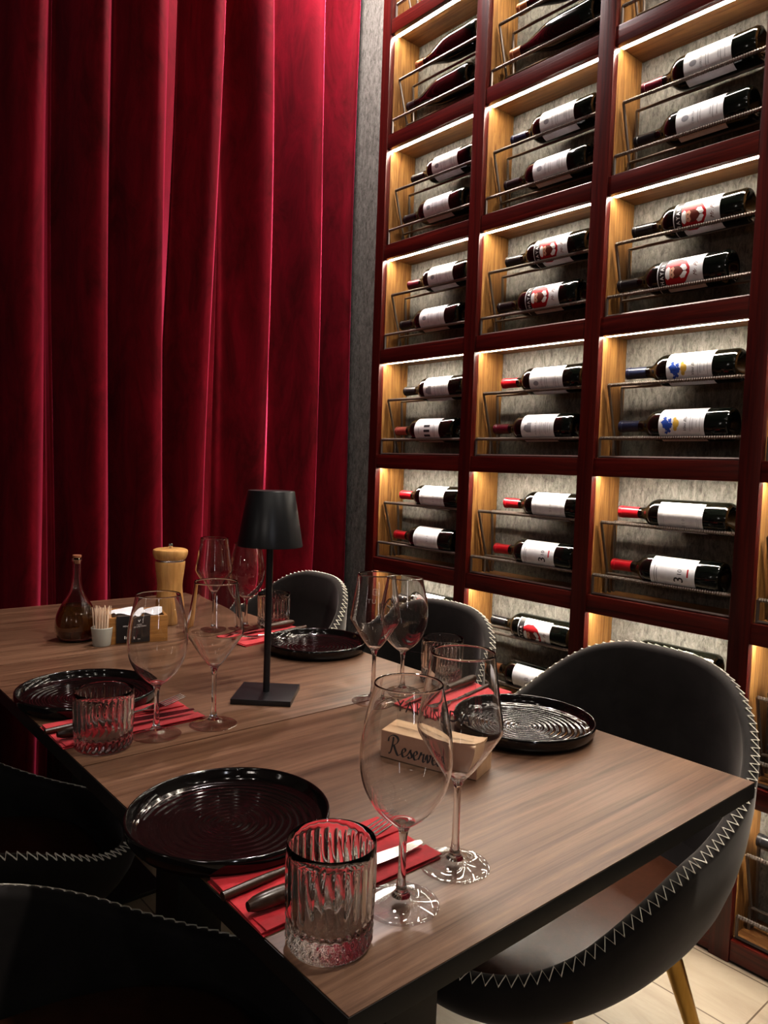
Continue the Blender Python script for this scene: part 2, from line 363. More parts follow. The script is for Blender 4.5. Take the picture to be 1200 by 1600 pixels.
def make_bottle(style, cap):
    root = empty('wine_bottle')
    bm = bmnew(); (body_burgundy if style == 'burgundy' else body_bordeaux)(bm); link('bottle_body', bm, bottle_glass, root)
    if style == 'burgundy':
        bm = bmnew(); lathe(bm, [(.0150, .262), (.0158, .262), (.0158, .288), (.0168, .289), (.0168, .2995), (0, .2998)], 28)
        link('capsule', bm, caps[cap], root)
        return root
    bm = bmnew(); lathe(bm, [(.0140, .243), (.0150, .243), (.0150, .290), (.0160, .291), (.0160, .3000), (.012, .3005), (0, .3005)], 28)
    link('capsule', bm, caps[cap], root)
    bm = bmnew(); label_sheet(bm); lb = link('label_sheet', bm, paper_cream if style == 'gold' else paper, root)
    bm = bmnew()
    if style == 'script':      # plain white label with faint small print
        txt(bm, 'CHATEAU', .0075, 0, .128, 0); lines(bm, (.116, .110, .086, .080, .070), .018, 0); pl(bm, ell(0, .148, .007, .009), 0, .0006)
        link('label_print', bm, ink_grey, lb)
    elif style == 'castle':
        txt(bm, 'MAGARA', .0095, 0, .118, 0, sp=1.2); lines(bm, (.104, .098, .090, .084, .076, .068), .020, 0)
        pl(bm, [(-.014, .135), (.014, .135), (.014, .150), (.008, .150), (.008, .158), (.002, .150), (-.006, .162), (-.008, .150), (-.014, .150)], 0)
        link('label_print', bm, ink_grey, lb)
    elif style == 'three':
        txt(bm, '3', .034, -.006, .096, 0, bold=.0003); txt(bm, '10', .016, .012, .094, 0); lines(bm, (.160, .154), .024, 0); lines(bm, (.072,), .010, 1, .012, .004)
        link('label_print', bm, [ink_grey if cap == 'black' else ink, ink_red], lb)
    elif style == 'small_three':
        txt(bm, '3 1 0', .011, 0, .104, 0); lines(bm, (.164, .160, .156), .030, 0, h=.0007); lines(bm, (.070, .066), .016, 0, h=.0007)
        link('label_print', bm, ink_grey, lb)
    elif style == 'gate':
        for x in (-.016, 0, .016): pl(bm, rect(x-.004, x+.004, .098, .126), 0)
        lines(bm, (.080, .074, .150), .022, 0); link('label_print', bm, ink, lb)
    elif style == 'floral':
        for i, (x, y, s) in enumerate(((-.006, .150, .008), (.004, .154, .009), (-.014, .146, .006), (.010, .143, .005), (-.002, .141, .006), (-.020, .152, .004), (.016, .156, .004))):
            pl(bm, [(x+s*(1+.35*math.sin(5*t+i))*math.cos(t), y+s*(1+.35*math.cos(4*t+i))*math.sin(t)) for t in [2*PI*k/18 for k in range(18)]], 0, .0007)
        for x, y, s in ((.002, .126, .010), (-.010, .128, .006), (.013, .130, .005)): pl(bm, ell(x, y, s, s*.8), 1, .0008)
        txt(bm, 'Vino Blu', .0105, 0, .103, 2, shear=.4); lines(bm, (.090, .084, .074, .066), .018, 3)
        link('label_print', bm, [ink_blue, ink_yellow, ink, ink_grey], lb)
    elif style == 'gold':
        pl(bm, rect(-.0515, .0515, .060, .066), 1, .0006); pl(bm, rect(.030, .0515, .060, .170), 1, .0006)
        lines(bm, (.13, .12, .10), .018, 0); link('label_print', bm, [ink_grey, paper_gold], lb)
    elif style == 'cabernet':
        txt(bm, 'CAB', .020, 0, .118, 0, sp=1.2); lines(bm, (.09, .084, .072), .02, 0); link('label_print', bm, ink_grey, lb)
    elif style == 'beard':
        # black neck band with white edge, red coat, white cap, bearded face, white collar, script name
        pl(bm, rect(-.0545, .0545, .150, .1695), 0, .0006); txt(bm, 'HAYAR', .0125, 0, .1585, 1, bold=.0002, off=.001, sp=1.5)
        pl(bm, [(-.026, .150), (.026, .150), (.034, .138), (.036, .118), (.026, .100), (.006, .088), (-.006, .088), (-.026, .100), (-.036, .118), (-.034, .138)], 2, .0007)
        pl(bm, [(-.013, .139), (-.016, .144), (-.011, .149), (0, .1505), (.011, .149), (.016, .144), (.013, .139)], 1, .0009)
        pl(bm, ell(0, .130, .0135, .0125), 3, .0008)
        pl(bm, [(-.0145, .131), (-.008, .126), (0, .129), (.008, .126), (.0145, .131), (.0145, .118), (.008, .109), (0, .103), (-.008, .109), (-.0145, .118)], 4, .0010)
        for s in (-1, 1):
            pl(bm, ell(s*.005, .1335, .0022, .0012, 10), 0, .0011, 0)
            pl(bm, [(0, .106), (s*.010, .114), (s*.017, .110), (s*.016, .101), (s*.005, .094), (0, .098)], 1, .0009)
        pl(bm, rect(-.0006, .0006, .090, .106), 0, .0012); txt(bm, 'Mr. Pz', .013, 0, .074, 4, shear=.5)
        link('label_print', bm, [card_black, ink_white, ink_red, ink_skin, ink_beard], lb)
    return root
desc = dict(burgundy='slope-shouldered dark', script='plain white-label', castle='white castle-label', three='large-3-label', small_three='small-print white-label',
            gate='three-bar white-label', floral='blue-and-yellow-flower-label', gold='cream gold-banded-label', cabernet='grey-lettered-label', beard='bearded-man-label')
capw = dict(red='red cap', black='black cap', navy='navy cap', wine='burgundy cap', copper='copper cap', pink='rose cap')
# column, level index (rail above), upper/lower, style, capsule, shift along the shelf, roll
BT_LIST = [
 (0, 1, 'u', 'burgundy', 'copper', 0.00, 0), (0, 1, 'l', 'burgundy', 'black', .015, 0),
 (0, 2, 'u', 'script', 'black', 0, .12), (0, 2, 'l', 'script', 'black', .010, .05),
 (0, 3, 'u', 'script', 'wine', 0, .1), (0, 3, 'l', 'script', 'black', .010, 0),
 (0, 4, 'u', 'castle', 'black', 0, .2), (0, 4, 'l', 'gate', 'pink', .014, .1),
 (0, 5, 'u', 'small_three', 'red', 0, .1), (0, 5, 'l', 'small_three', 'red', 0, -.1),
 (0, 6, 'u', 'beard', 'black', 0, .1), (0, 6, 'l', 'script', 'black', 0, 0),
 (1, 1, 'l', 'burgundy', 'copper', 0, 0), (1, 1, 'u', 'burgundy', 'copper', 0, 0),
 (1, 2, 'u', 'script', 'navy', 0, .1), (1, 2, 'l', 'script', 'black', 0, 0),
 (1, 3, 'u', 'beard', 'black', 0, .15), (1, 3, 'l', 'beard', 'black', .006, 0),
 (1, 4, 'u', 'script', 'red', -.006, .3), (1, 4, 'l', 'castle', 'wine', 0, 0),
 (1, 5, 'u', 'small_three', 'red', -.035, .1), (1, 5, 'l', 'three', 'red', -.022, .1),
 (1, 6, 'u', 'beard', 'black', -.006, .4), (1, 6, 'l', 'cabernet', 'copper', -.01, .3),
 (2, 2, 'u', 'script', 'wine', 0, .1), (2, 2, 'l', 'script', 'black', 0, 0),
 (2, 3, 'u', 'beard', 'black', .004, .15), (2, 3, 'l', 'beard', 'black', .026, 0),
 (2, 4, 'u', 'floral', 'navy', 0, .1), (2, 4, 'l', 'floral', 'navy', 0, 0),
 (2, 5, 'u', 'small_three', 'red', 0, .4), (2, 5, 'l', 'three', 'red', 0, .15),
 (2, 6, 'u', 'gold', 'copper', .012, .3), (2, 6, 'l', 'script', 'black', 0, 0),
 (3, 5, 'u', 'script', 'red', 0, .1), (3, 5, 'l', 'script', 'black', 0, 0), (3, 6, 'u', 'script', 'navy', 0.012, .1), (3, 6, 'l', 'script', 'black', 0.012, 0), (3, 7, 'u', 'script', 'black', .03, .1),
]
colw = ['far left', 'middle', 'right', 'rightmost']
ordw = {1: 'topmost', 2: 'second', 3: 'third', 4: 'fourth', 5: 'fifth', 6: 'sixth', 7: 'seventh'}
protos = {}
for (c, k, ul, style, cap, sh, rl) in BT_LIST:
    y1, y0 = posts[c][1], posts[c+1][0]
    zt = lev[k+1]+BT
    bx, bz = (1.7935, zt+.196+.0310) if ul == 'u' else (1.772, zt+.054+.0320)
    if style == 'burgundy': bz += .005
    key = (style, cap)
    if key not in protos: o = protos[key] = make_bottle(style, cap)
    else: o = dup(protos[key])
    ybase = y0+.037+sh
    # axis Z -> +Y, outward -Y -> -X, X -> +Z
    Mx = Matrix(((0, 1, 0), (0, 0, 1), (1, 0, 0))).to_4x4()
    o.rotation_mode = 'XYZ'
    o.rotation_euler = (Mx @ Matrix.Rotation(-rl, 4, 'Z')).to_euler()
    o.location = (bx, ybase, bz)
    lab = '%s wine bottle, %s, %s bar, %s row down, %s column' % (desc[style], capw[cap], 'upper' if ul == 'u' else 'lower', ordw[k], colw[c])
    tag(o, lab, 'wine bottle', 'wine bottles lying in the shelf niches')

# ------------------------------------------------------------------ curtains
edges_x = [-.62, -.43, -.24, -.05, .13, .31, .49, .675, .862, 1.045, 1.215, 1.432, 1.645, 1.80, 1.97]
def curtain(name, x0, x1, label, seed):
    bm = bmnew(); nx = int((x1-x0)/.0055); nz = 60; rnd = random.Random(seed); g = []
    for j in range(nz+1):
        z = .015 + (3.27-.015)*j/nz; row = []
        for i in range(nx+1):
            x = x0+(x1-x0)*i/nx
            k = max(q for q in range(len(edges_x)-1) if edges_x[q] <= x+1e-9) if x > edges_x[0] else 0
            fr = (x-edges_x[k])/(edges_x[k+1]-edges_x[k])
            # silhouette edge at fr=0; ridge peak slightly before it
            ph = 2*PI*(fr+.13+.03*math.sin(1.3*z+k*2.1)); amp = .088+.012*math.sin(k*1.7+z*.9)
            s = 2*((math.cos(ph)+1)/2)**2.4-1
            y = 2.395-amp*s - .008*math.cos(2*ph+k+z*.7) - .003*math.sin(5*ph+z*3+k)
            lean = .014*math.sin(k*2.3)*(z-1.4) + .008*math.sin(z*2.2+k)
            if x > 1.79: lean = 0
            xx = x+.020*math.sin(ph)+lean
            row.append(bm.verts.new((min(xx, 1.836), y, z)))
        g.append(row)
    for j in range(nz):
        for i in range(nx): bm.faces.new((g[j][i], g[j][i+1], g[j+1][i+1], g[j+1][i]))
    o = link(name, bm, velvet_m, auto=0)
    so = o.modifiers.new('thick', 'SOLIDIFY'); so.thickness = .003; so.offset = 1
    return tag(o, label, 'curtain', 'floor length crimson velvet curtains')
curtain('velvet_curtain', -.9, 1.115, 'crimson velvet curtain panel on the left, hanging behind the oil bottle', 1)
curtain('velvet_curtain', 1.118, 1.826, 'crimson velvet curtain panel hanging beside the wine shelf, behind the lamp', 2)

# ------------------------------------------------------------------ tables
TX0, TX1 = .354, 1.091
def table(y0, y1, label):
    t = empty('dining_table', ((TX0+TX1)/2, (y0+y1)/2, 0), 0, label, 'table', 'square tables pushed together in a row')
    hx, hy = (TX1-TX0)/2, (y1-y0)/2-.0006
    bm = bmnew(); box(bm, -hx, hx, -hy, hy, TZ-.0235, TZ-.0012, .0006); link('table_edge', bm, black_edge, t)
    bm = bmnew(); box(bm, -hx+.0012, hx-.0012, -hy+.0004, hy-.0004, TZ-.0014, TZ, .0003); link('tabletop', bm, table_top_m, t)
    bm = bmnew()
    box(bm, -.25, .25, -.035, .035, TZ-.048, TZ-.0240, .002); box(bm, -.035, .035, -.22, .22, TZ-.047, TZ-.0242, .002)
    link('top_support', bm, black_metal, t)
    bm = bmnew(); box(bm, -.100, -.005, -.05, .05, .012, TZ-.046, .003); link('pedestal', bm, black_metal, t)
    bm = bmnew(); box(bm, -.20, .10, -.16, .16, 0, .012, .003); link('base_plate', bm, black_metal, t)
table(.430, 1.030, 'walnut-top table nearest the camera, with the reserved sign on it')
table(1.031, 1.631, 'walnut-top table in the middle of the row, carrying the black lamp')
table(1.632, 2.232, 'walnut-top table at the curtain end, carrying oil bottle and pepper mill')

# ------------------------------------------------------------------ chairs
def lerp_keys(keys, t):
    for (a, va), (b_, vb) in zip(keys, keys[1:]):
        if t <= b_:
            u = (t-a)/(b_-a); u = u*u*(3-2*u) if False else u
            return va+(vb-va)*u
    return keys[-1][1]
ZK = [(0, .400), (30, .398), (50, .412), (65, .450), (80, .498), (90, .522), (105, .560), (118, .600), (130, .640), (145, .698), (160, .736), (180, .752)]
def smooth_keys(t):
    return sum(lerp_keys(ZK, min(180, abs(t+d))) if t+d <= 180 else lerp_keys(ZK, 360-(t+d)) for d in (-10, -5, 0, 5, 10))/5
A_, B_ = .350, .270
def sup(th, s=1.0):
    e = 2/2.55; c, s_ = math.cos(th), math.sin(th); wd = 1-.13*c
    return Vector((math.copysign(abs(c)**e, c)*A_*s, math.copysign(abs(s_)**e, s_)*B_*s*wd, 0))
def rim(th):
    d = math.degrees(th) % 360; d = 360-d if d > 180 else d
    z = smooth_keys(d); p = sup(th)
    p.x -= .10*max(0, z-.47)*1.0 * (1 if p.x < 0 else 0)
    p.z = z; return p
def make_chair():
    root = empty('tub_chair'); N = 180; bm = bmnew()
    rings = []; zs = .322
    prof_in = [0, .5, .78]
    ths = [2*PI*i/N for i in range(N)]
    hr = .015
    def ring(f): return [bm.verts.new(f(t)) for t in ths]
    c0 = bm.verts.new((0, 0, zs))
    for s in (.35, .7): rings.append(ring(lambda t: sup(t, s)+Vector((0, 0, zs))))
    for k in range(0, 9):
        ph = PI/2*k/8
        def f(t):
            R = rim(t); a = sup(t, .80); n = Vector((R.x, R.y, 0)).normalized(); Ri = R-n*hr
            return Vector((a.x+(Ri.x-a.x)*math.sin(ph), a.y+(Ri.y-a.y)*math.sin(ph), zs+(R.z-zs)*(1-math.cos(ph))))
        rings.append(ring(f))
    for k in range(1, 7):
        an = PI-PI*k/7
        rings.append(ring(lambda t: rim(t)+Vector((rim(t).x, rim(t).y, 0)).normalized()*hr*math.cos(an)+Vector((0, 0, hr*math.sin(an)*.9))))
    zb = .288
    for k in range(0, 10):
        ph = PI/2*(1-k/9)
        def f(t):
            R = rim(t); a = sup(t, .52); n = Vector((R.x, R.y, 0)).normalized(); Ro = R+n*hr
            return Vector((a.x+(Ro.x-a.x)*math.sin(ph)**.9, a.y+(Ro.y-a.y)*math.sin(ph)**.9, zb+(R.z-zb)*(1-math.cos(ph))**1.05))
        rings.append(ring(f))
    cb = bm.verts.new((0, 0, zb))
    for i in range(N): bm.faces.new((c0, rings[0][i], rings[0][(i+1) % N]))
    for A, B in zip(rings, rings[1:]):
        for i in range(N): bm.faces.new((A[i], B[i], B[(i+1) % N], A[(i+1) % N]))
    for i in range(N): bm.faces.new((cb, rings[-1][(i+1) % N], rings[-1][i]))
    bmesh.ops.recalc_face_normals(bm, faces=bm.faces[:])
    link('shell', bm, chair_velvet, root, auto=0)
    # seat cushion
    bm = bmnew(); T = Matrix.Identity(4); prev = None
    rows = []
    for s, z in ((.0, .323), (.80, .324), (.845, .338), (.85, .352), (.83, .366), (.78, .375), (.6, .381), (.3, .384)):
        rows.append([bm.verts.new(sup(t, max(s, .01))+Vector((.004 if s > .5 else 0, 0, z+(.010*math.cos(t)*s if s < .8 else 0)*-.3))) for t in ths])
    for A, B in zip(rows, rows[1:]):
        for i in range(N): bm.faces.new((A[i], A[(i+1) % N], B[(i+1) % N], B[i]))
    bm.faces.new(rows[-1])
    bmesh.ops.recalc_face_normals(bm, faces=bm.faces[:])
    tag(link('seat', bm, leather, root, auto=0), 'glossy dark brown leather seat')
    # zigzag stitch along the rim
    bm = bmnew(); pts = []; nz = 264
    dense = [2*PI*q/3000 for q in range(3001)]; cum = [0.0]
    for q in range(3000): cum.append(cum[-1]+(rim(dense[q+1])-rim(dense[q])).length)
    q = 0
    for i in range(nz):
        while cum[q+1] < cum[-1]*i/nz: q += 1
        t = dense[q]; R = rim(t); n = (Vector((R.x, R.y, 0)).normalized()+(Vector((rim(t+.03).y-rim(t-.03).y, rim(t-.03).x-rim(t+.03).x, 0)).normalized())).normalized(); s = .0128 if i % 2 else -.0005
        an = math.acos(max(-1, min(1, s/hr)))
        pts.append(R+n*(hr+.0016)*math.cos(an)+Vector((0, 0, (hr+.0020)*math.sin(an)*.93)))
    tube(bm, pts, .00135, 5, closed=True)
    tag(link('stitching', bm, thread, root), 'pale zigzag stitching along the rim')
    for sx in (-1, 1):
        for sy in (-1, 1):
            bm = bmnew(); tube(bm, [(sx*.15, sy*.15, .312), (sx*.175, sy*.168, .23), (sx*.235, sy*.222, 0)], [.019, .017, .0105], 20)
            link('leg', bm, brass, root)
    return root
ch = make_chair()
chairs = [(1.098, .787, PI, 'charcoal velvet tub chair at right, its brass leg and brown seat in view'),
          (1.085, 1.40, PI, 'charcoal tub chair behind the tumbler, between nearest and farthest right-side chairs'),
          (1.085, 1.998, PI, 'charcoal tub chair by the curtain, partly behind the black lamp'),
          (.225, .815, 0, 'near-black tub chair in the bottom left corner, nearest the camera'),
          (.225, 1.455, 0, 'near-black tub chair at the left edge, beside the plate and tumbler')]
for i, (x, y, rz, lab) in enumerate(chairs):
    o = ch if i == 0 else dup(ch)
    o.location = (x, y, 0); o.rotation_euler = (0, 0, rz); tag(o, lab, 'chair', 'tub chairs around the tables')

# ------------------------------------------------------------------ plates
def make_plate():
    root = empty('dinner_plate'); bm = bmnew()
    wob = lambda a, r, z: r*(1+.006*math.sin(2*a+.5)+.003*math.sin(3*a))
    lathe(bm, [(0, .0065), (.02, .0065), (.05, .0066), (.08, .0068), (.100, .0075), (.1065, .0088), (.1095, .011)], 96, 0, wob)
    link('plate_well', bm, plate_m, root, auto=0)
    bm = bmnew()
    lathe(bm, [(.1095, .011), (.1120, .0145), (.1140, .0195), (.1152, .0235), (.1168, .0248), (.1182, .0235), (.1185, .019), (.1170, .010), (.1120, .003), (.104, .0), (0, .0)], 96, 0, wob)
    link('rim', bm, plate_rim_m, root, auto=0)
    return root
pp = make_plate()
for i, (x, y, rz, lab) in enumerate([(.430, .755, .3, 'black glazed plate nearest the camera, left of the red napkin'),
                                 (.460, 1.315, 1.5, 'black glazed plate at the left table edge, behind the cut-glass tumbler'),
                                 (.985, .765, 2.9, 'black glazed plate on the right with bright ring reflections, behind the reserved sign'),
                                 (1.010, 1.395, 4.1, 'black glazed plate at the far right side, in front of the chair by the curtain')]):
    o = pp if i == 0 else dup(pp)
    o.location = (x, y, TZ); o.rotation_euler = (0, 0, rz); tag(o, lab, 'plate', 'black stoneware dinner plates')

# ------------------------------------------------------------------ glasses
def shell_profile(outer, th):
    """outer: (r,z) from bowl bottom to rim; returns closed inner/outer list"""
    inner = []
    for i, (r, z) in enumerate(outer):
        a = outer[max(i-1, 0)]; b_ = outer[min(i+1, len(outer)-1)]
        d = Vector((b_[0]-a[0], b_[1]-a[1])); d.normalize(); n = Vector((-d.y, d.x))
        inner.append((max(r+n.x*th, 0), z+n.y*th))
    return inner
def stemware(bowl_keys, stem_top, name):
    root = empty(name)
    bowl = [(p.x, p.z) for p in crom([(r, 0, z) for r, z in bowl_keys], 6)]
    inner = shell_profile(bowl, .0011)
    inner = [(r, max(z, stem_top+.004)) for r, z in inner]
    foot = [(0, .0006), (.030, .0006), (.0375, .0009), (.0385, .0016), (.0375, .0024), (.028, .0036), (.0165, .0060), (.0100, .0095)]
    foot = foot[:5] + [(p.x, p.z) for p in crom([(r, 0, z) for r, z in foot[4:]], 3)][1:] + [(0, .0095)]
    bm = bmnew(); lathe(bm, foot, 64); bmesh.ops.recalc_face_normals(bm, faces=bm.faces[:]); link('foot', bm, foot_glass, root, auto=40)
    stem = [(0, .0098)] + [(p.x, p.z) for p in crom([(r, 0, z) for r, z in [(.0096, .0098), (.0066, .014), (.0050, .020), (.0040, .032), (.0036, .06), (.0038, stem_top-.014), (.0050, stem_top-.005)]], 3)]
    prof = stem + bowl[1:] + [(bowl[-1][0]-.0005, bowl[-1][1]+.0006)] + inner[::-1][:-2] + [(0, stem_top+.0045)]
    bm = bmnew(); lathe(bm, prof, 64); bmesh.ops.recalc_face_normals(bm, faces=bm.faces[:])
    link('glass_body', bm, glass, root, auto=0)
    return root, bowl
BT_R = [(.0065, .080), (.016, .0865), (.030, .100), (.0405, .119), (.0452, .140), (.0450, .162), (.0415, .186), (.0365, .208), (.0335, .222)]
BT_A = [(.0065, .096), (.014, .104), (.026, .120), (.0365, .136), (.0445, .149), (.0462, .156), (.0450, .166), (.0410, .190), (.0370, .216), (.0345, .236)]
rg, _ = stemware(BT_R, .080, 'wine_glass')
ag, _ = stemware(BT_A, .096, 'wine_glass')
GL = [(0, .488, .518, 'round-bowled wine glass nearest the camera, beside the front tumbler'),
      (0, .486, 1.086, 'round-bowled wine glass behind the left cut tumbler, in front of the menu card'),
      (0, .982, 1.664, 'round-bowled wine glass partly behind the black lamp pole'),
      (0, .955, 1.034, 'round-bowled wine glass in front of the middle right chair'),
      (1, .582, .535, 'angular-bowled wine glass in front of the reserved sign'),
      (1, .580, 1.078, 'angular-bowled wine glass just left of the lamp base'),
      (1, .905, 1.695, 'angular-bowled wine glass between pepper mill and lamp, farthest away'),
      (1, .873, 1.022, 'angular-bowled wine glass with etched emblem, right of the far plate')]
f0 = f1 = True; etched = None
for k, x, y, lab in GL:
    if k == 0: o = rg if f0 else dup(rg); f0 = False
    else: o = ag if f1 else dup(ag); f1 = False
    o.location = (x, y, TZ); tag(o, lab, 'wine glass', 'round-bowled wine glasses' if k == 0 else 'angular-bowled wine glasses'); etched = o
# etched emblem on the last one
def etch():
    bm = bmnew(); base = math.atan2(-1.022, -.873)
    def f(p):
        z = p.y; r = .0345+(.236-z)*(.0462-.0345)/(.236-.156)+.0005; a = base+(p.x/r)+.0
        return Vector((r*math.cos(a), r*math.sin(a), z))
    T = lambda x, y: Matrix.Translation((x, y, 0))
    merge(bm, text_bm('TU', .011, spacing=1.3), 0, T(-.008, .192), f)
    for q in (rect(-.006, .006, .2135, .2142), rect(-.006, .006, .2035, .2042), rect(-.006, -.0053, .2035, .2142), rect(.0053, .006, .2035, .2142), rect(-.003, .003, .2098, .2104), rect(-.003, .003, .2072, .2078), rect(-.0004, .0004, .206, .212)):
        merge(bm, poly(q, 1), 0, None, f)
    link('etched_emblem', bm, plain('frosted_etch', color=(.35, .35, .34), rough=.8), etched)
etch()
def tumbler():
    root = empty('tumbler'); NF = 28
    def rf(a, r, z):
        if r < .034 or z < .004 or z > .0785: return r
        if z < .030:
            k = math.sin(NF*a)*math.sin((z-.004)/.026*3*PI) ; return r+.0012*k-.0004
        w = min(1, (z-.030)/.006, (.0785-z)/.006)
        return r+w*.0011*(abs(math.cos(NF*a/2))*2-1)
    out = [(0, 0), (.020, .0), (.034, .0), (.0385, .0012), (.0405, .004)]
    out += [(.0412+.0004*i/12, .0065+.0022*i) for i in range(0, 12)]
    out += [(.0417, .034), (.0419, .038), (.042, .05), (.0422, .062), (.0423, .072), (.0424, .0775), (.0424, .0790), (.0424, .0855), (.0418, .0870), (.0408, .0860)]
    out += [(.0405, .078), (.0400, .05), (.0395, .028), (.0380, .0215), (.034, .0185), (.02, .0175), (0, .017)]
    bm = bmnew(); lathe(bm, out, NF*8, 0, lambda a, r, z: rf(a, r, z) if r > .0409 else r); bmesh.ops.recalc_face_normals(bm, faces=bm.faces[:])
    link('glass_body', bm, cut_glass, root, auto=50)
    return root
tb = tumbler()
for i, (x, y, lab) in enumerate([(.397, .514, 'cut-glass tumbler nearest the camera, on the front red napkin side'),
                             (.404, 1.086, 'cut-glass tumbler at the left table edge by the second plate'),
                             (1.067, 1.666, 'cut-glass tumbler right behind the lamp pole, before the far chair'),
                             (1.081, 1.052, 'cut-glass tumbler in front of the middle right chair')]):
    o = tb if i == 0 else dup(tb)
    o.location = (x, y, TZ+.0002); o.rotation_euler = (0, 0, i*.7); o.scale = (.95, .95, 1.10) if i == 0 else (1, 1, 1)
    tag(o, lab, 'tumbler', 'cut glass water tumblers')

# ------------------------------------------------------------------ napkins and cutlery
def make_napkin():
    root = empty('napkin'); bm = bmnew(); rnd = random.Random(3)
    def sheet(x0, x1, y0, y1, z0, h, sk=0):
        nx, ny = 24, 12; top = []; bot = []
        for j in range(ny+1):
            tr, brw = [], []
            for i in range(nx+1):
                x = x0+(x1-x0)*i/nx; y = y0+(y1-y0)*j/ny; e = min(j, ny-j, i, nx-i)
                w = .0006*math.sin(x*40+y*70+z0*900)+.0004*math.sin(y*160+x*30)
                edge = 0 if e else h*.35
                tr.append(bm.verts.new((x+sk*y, y, z0+h-edge+w*(1 if e else .5)))); brw.append(bm.verts.new((x+sk*y, y, z0)))
            top.append(tr); bot.append(brw)
        for j in range(ny):
            for i in range(nx):
                bm.faces.new((top[j][i], top[j][i+1], top[j+1][i+1], top[j+1][i])); bm.faces.new((bot[j][i], bot[j+1][i], bot[j+1][i+1], bot[j][i+1]))
        for i in range(nx):
            bm.faces.new((top[0][i+1], top[0][i], bot[0][i], bot[0][i+1])); bm.faces.new((top[ny][i], top[ny][i+1], bot[ny][i+1], bot[ny][i]))
        for j in range(ny):
            bm.faces.new((top[j][0], top[j+1][0], bot[j+1][0], bot[j][0])); bm.faces.new((top[j+1][nx], top[j][nx], bot[j][nx], bot[j+1][nx]))
    sheet(-.115, .112, -.057, .055, .0002, .0016, .02)
    sheet(-.114, .113, -.054, .054, .0020, .0014, .05)
    sheet(-.114, .110, .012, .054, .0036, .0022, .05)
    sheet(-.112, .114, -.056, -.030, .0036, .0014, .0)
    link('folded_cloth', bm, napkin_m, root, auto=40)
    return root
def make_fork():
    root = empty('fork'); bm = bmnew()
    tube(bm, crom([(-.115, 0, .0062), (-.07, 0, .0066), (-.01, 0, .0064)], 6), [.0045]*4+[.0046]*4+[.0040]*5, 12); link('handle', bm, handle_m, root)
    bm = bmnew()
    tube(bm, crom([(-.012, 0, .0064), (.02, 0, .0066), (.050, 0, .0085)], 5), [.0030]*5+[.0022]*6, 10)
    # head: tapered plate and four tines
    c = [(.046, .0030, .0082), (.055, .0085, .0082), (.066, .0115, .0088), (.078, .0115, .0105)]
    up = [bm.verts.new((x, w, z+.0010)) for x, w, z in c]; dn = [bm.verts.new((x, -w, z+.0010)) for x, w, z in c]
    up2 = [bm.verts.new((x, w, z-.0010)) for x, w, z in c]; dn2 = [bm.verts.new((x, -w, z-.0010)) for x, w, z in c]
    for i in range(3):
        bm.faces.new((up[i], dn[i], dn[i+1], up[i+1])); bm.faces.new((up2[i], up2[i+1], dn2[i+1], dn2[i])); bm.faces.new((up[i], up[i+1], up2[i+1], up2[i])); bm.faces.new((dn[i], dn2[i], dn2[i+1], dn[i+1]))
    bm.faces.new((up[0], up2[0], dn2[0], dn[0])); bm.faces.new((up[3], dn[3], dn2[3], up2[3]))
    for k in range(4):
        y = -.0098+.00653*k
        tube(bm, crom([(.076, y, .0100), (.095, y, .0140), (.118, y*.92, .0195)], 5), [.0013]*6+[.0011, .0010, .0009, .0008, .0006], 8)
    link('tines', bm, steel, root)
    return root
def make_knife():
    root = empty('knife'); bm = bmnew()
    pts = [Vector((-.110+.105*i/14, 0, .0105)) for i in range(15)]
    tube(bm, pts, [.0045, .0072, .0082, .0086, .0087, .0085, .0082, .0079, .0076, .0073, .0070, .0067, .0064, .0060, .0050], 14); link('handle', bm, handle_m, root)
    bm = bmnew(); n = 14
    T_, B2 = [], []
    for i in range(n+1):
        t = i/n; x = -.006+.118*t; yt = .0072*(1-max(0, t-.6)**2*2.2)+.001; yb = -.0085*(1-(max(0, t-.45)/.55)**2.2); z = .0096-.003*t
        T_.append((bm.verts.new((x, yt, z+.0011)), bm.verts.new((x, yt, z-.0011)))); B2.append(bm.verts.new((x, min(yb, yt-.0008), z)))
    for i in range(n):
        bm.faces.new((T_[i][0], B2[i], B2[i+1], T_[i+1][0])); bm.faces.new((T_[i][1], T_[i+1][1], B2[i+1], B2[i])); bm.faces.new((T_[i][0], T_[i+1][0], T_[i+1][1], T_[i][1]))
    bm.faces.new((T_[0][1], B2[0], T_[0][0])); bm.faces.new((T_[n][0], B2[n], T_[n][1]))
    link('blade', bm, steel, root)
    return root
nk, fk, kn = make_napkin(), make_fork(), make_knife()
where = ['by the tumbler nearest the camera', 'by the plate at the left table edge', 'behind the reserved sign, near the middle right chair', 'behind the lamp pole, beside the far plate']
NS = [(.470, .612, .0), (.468, 1.166, .02), (1.008, .945, PI+.10), (.990, 1.572, PI+.16)]
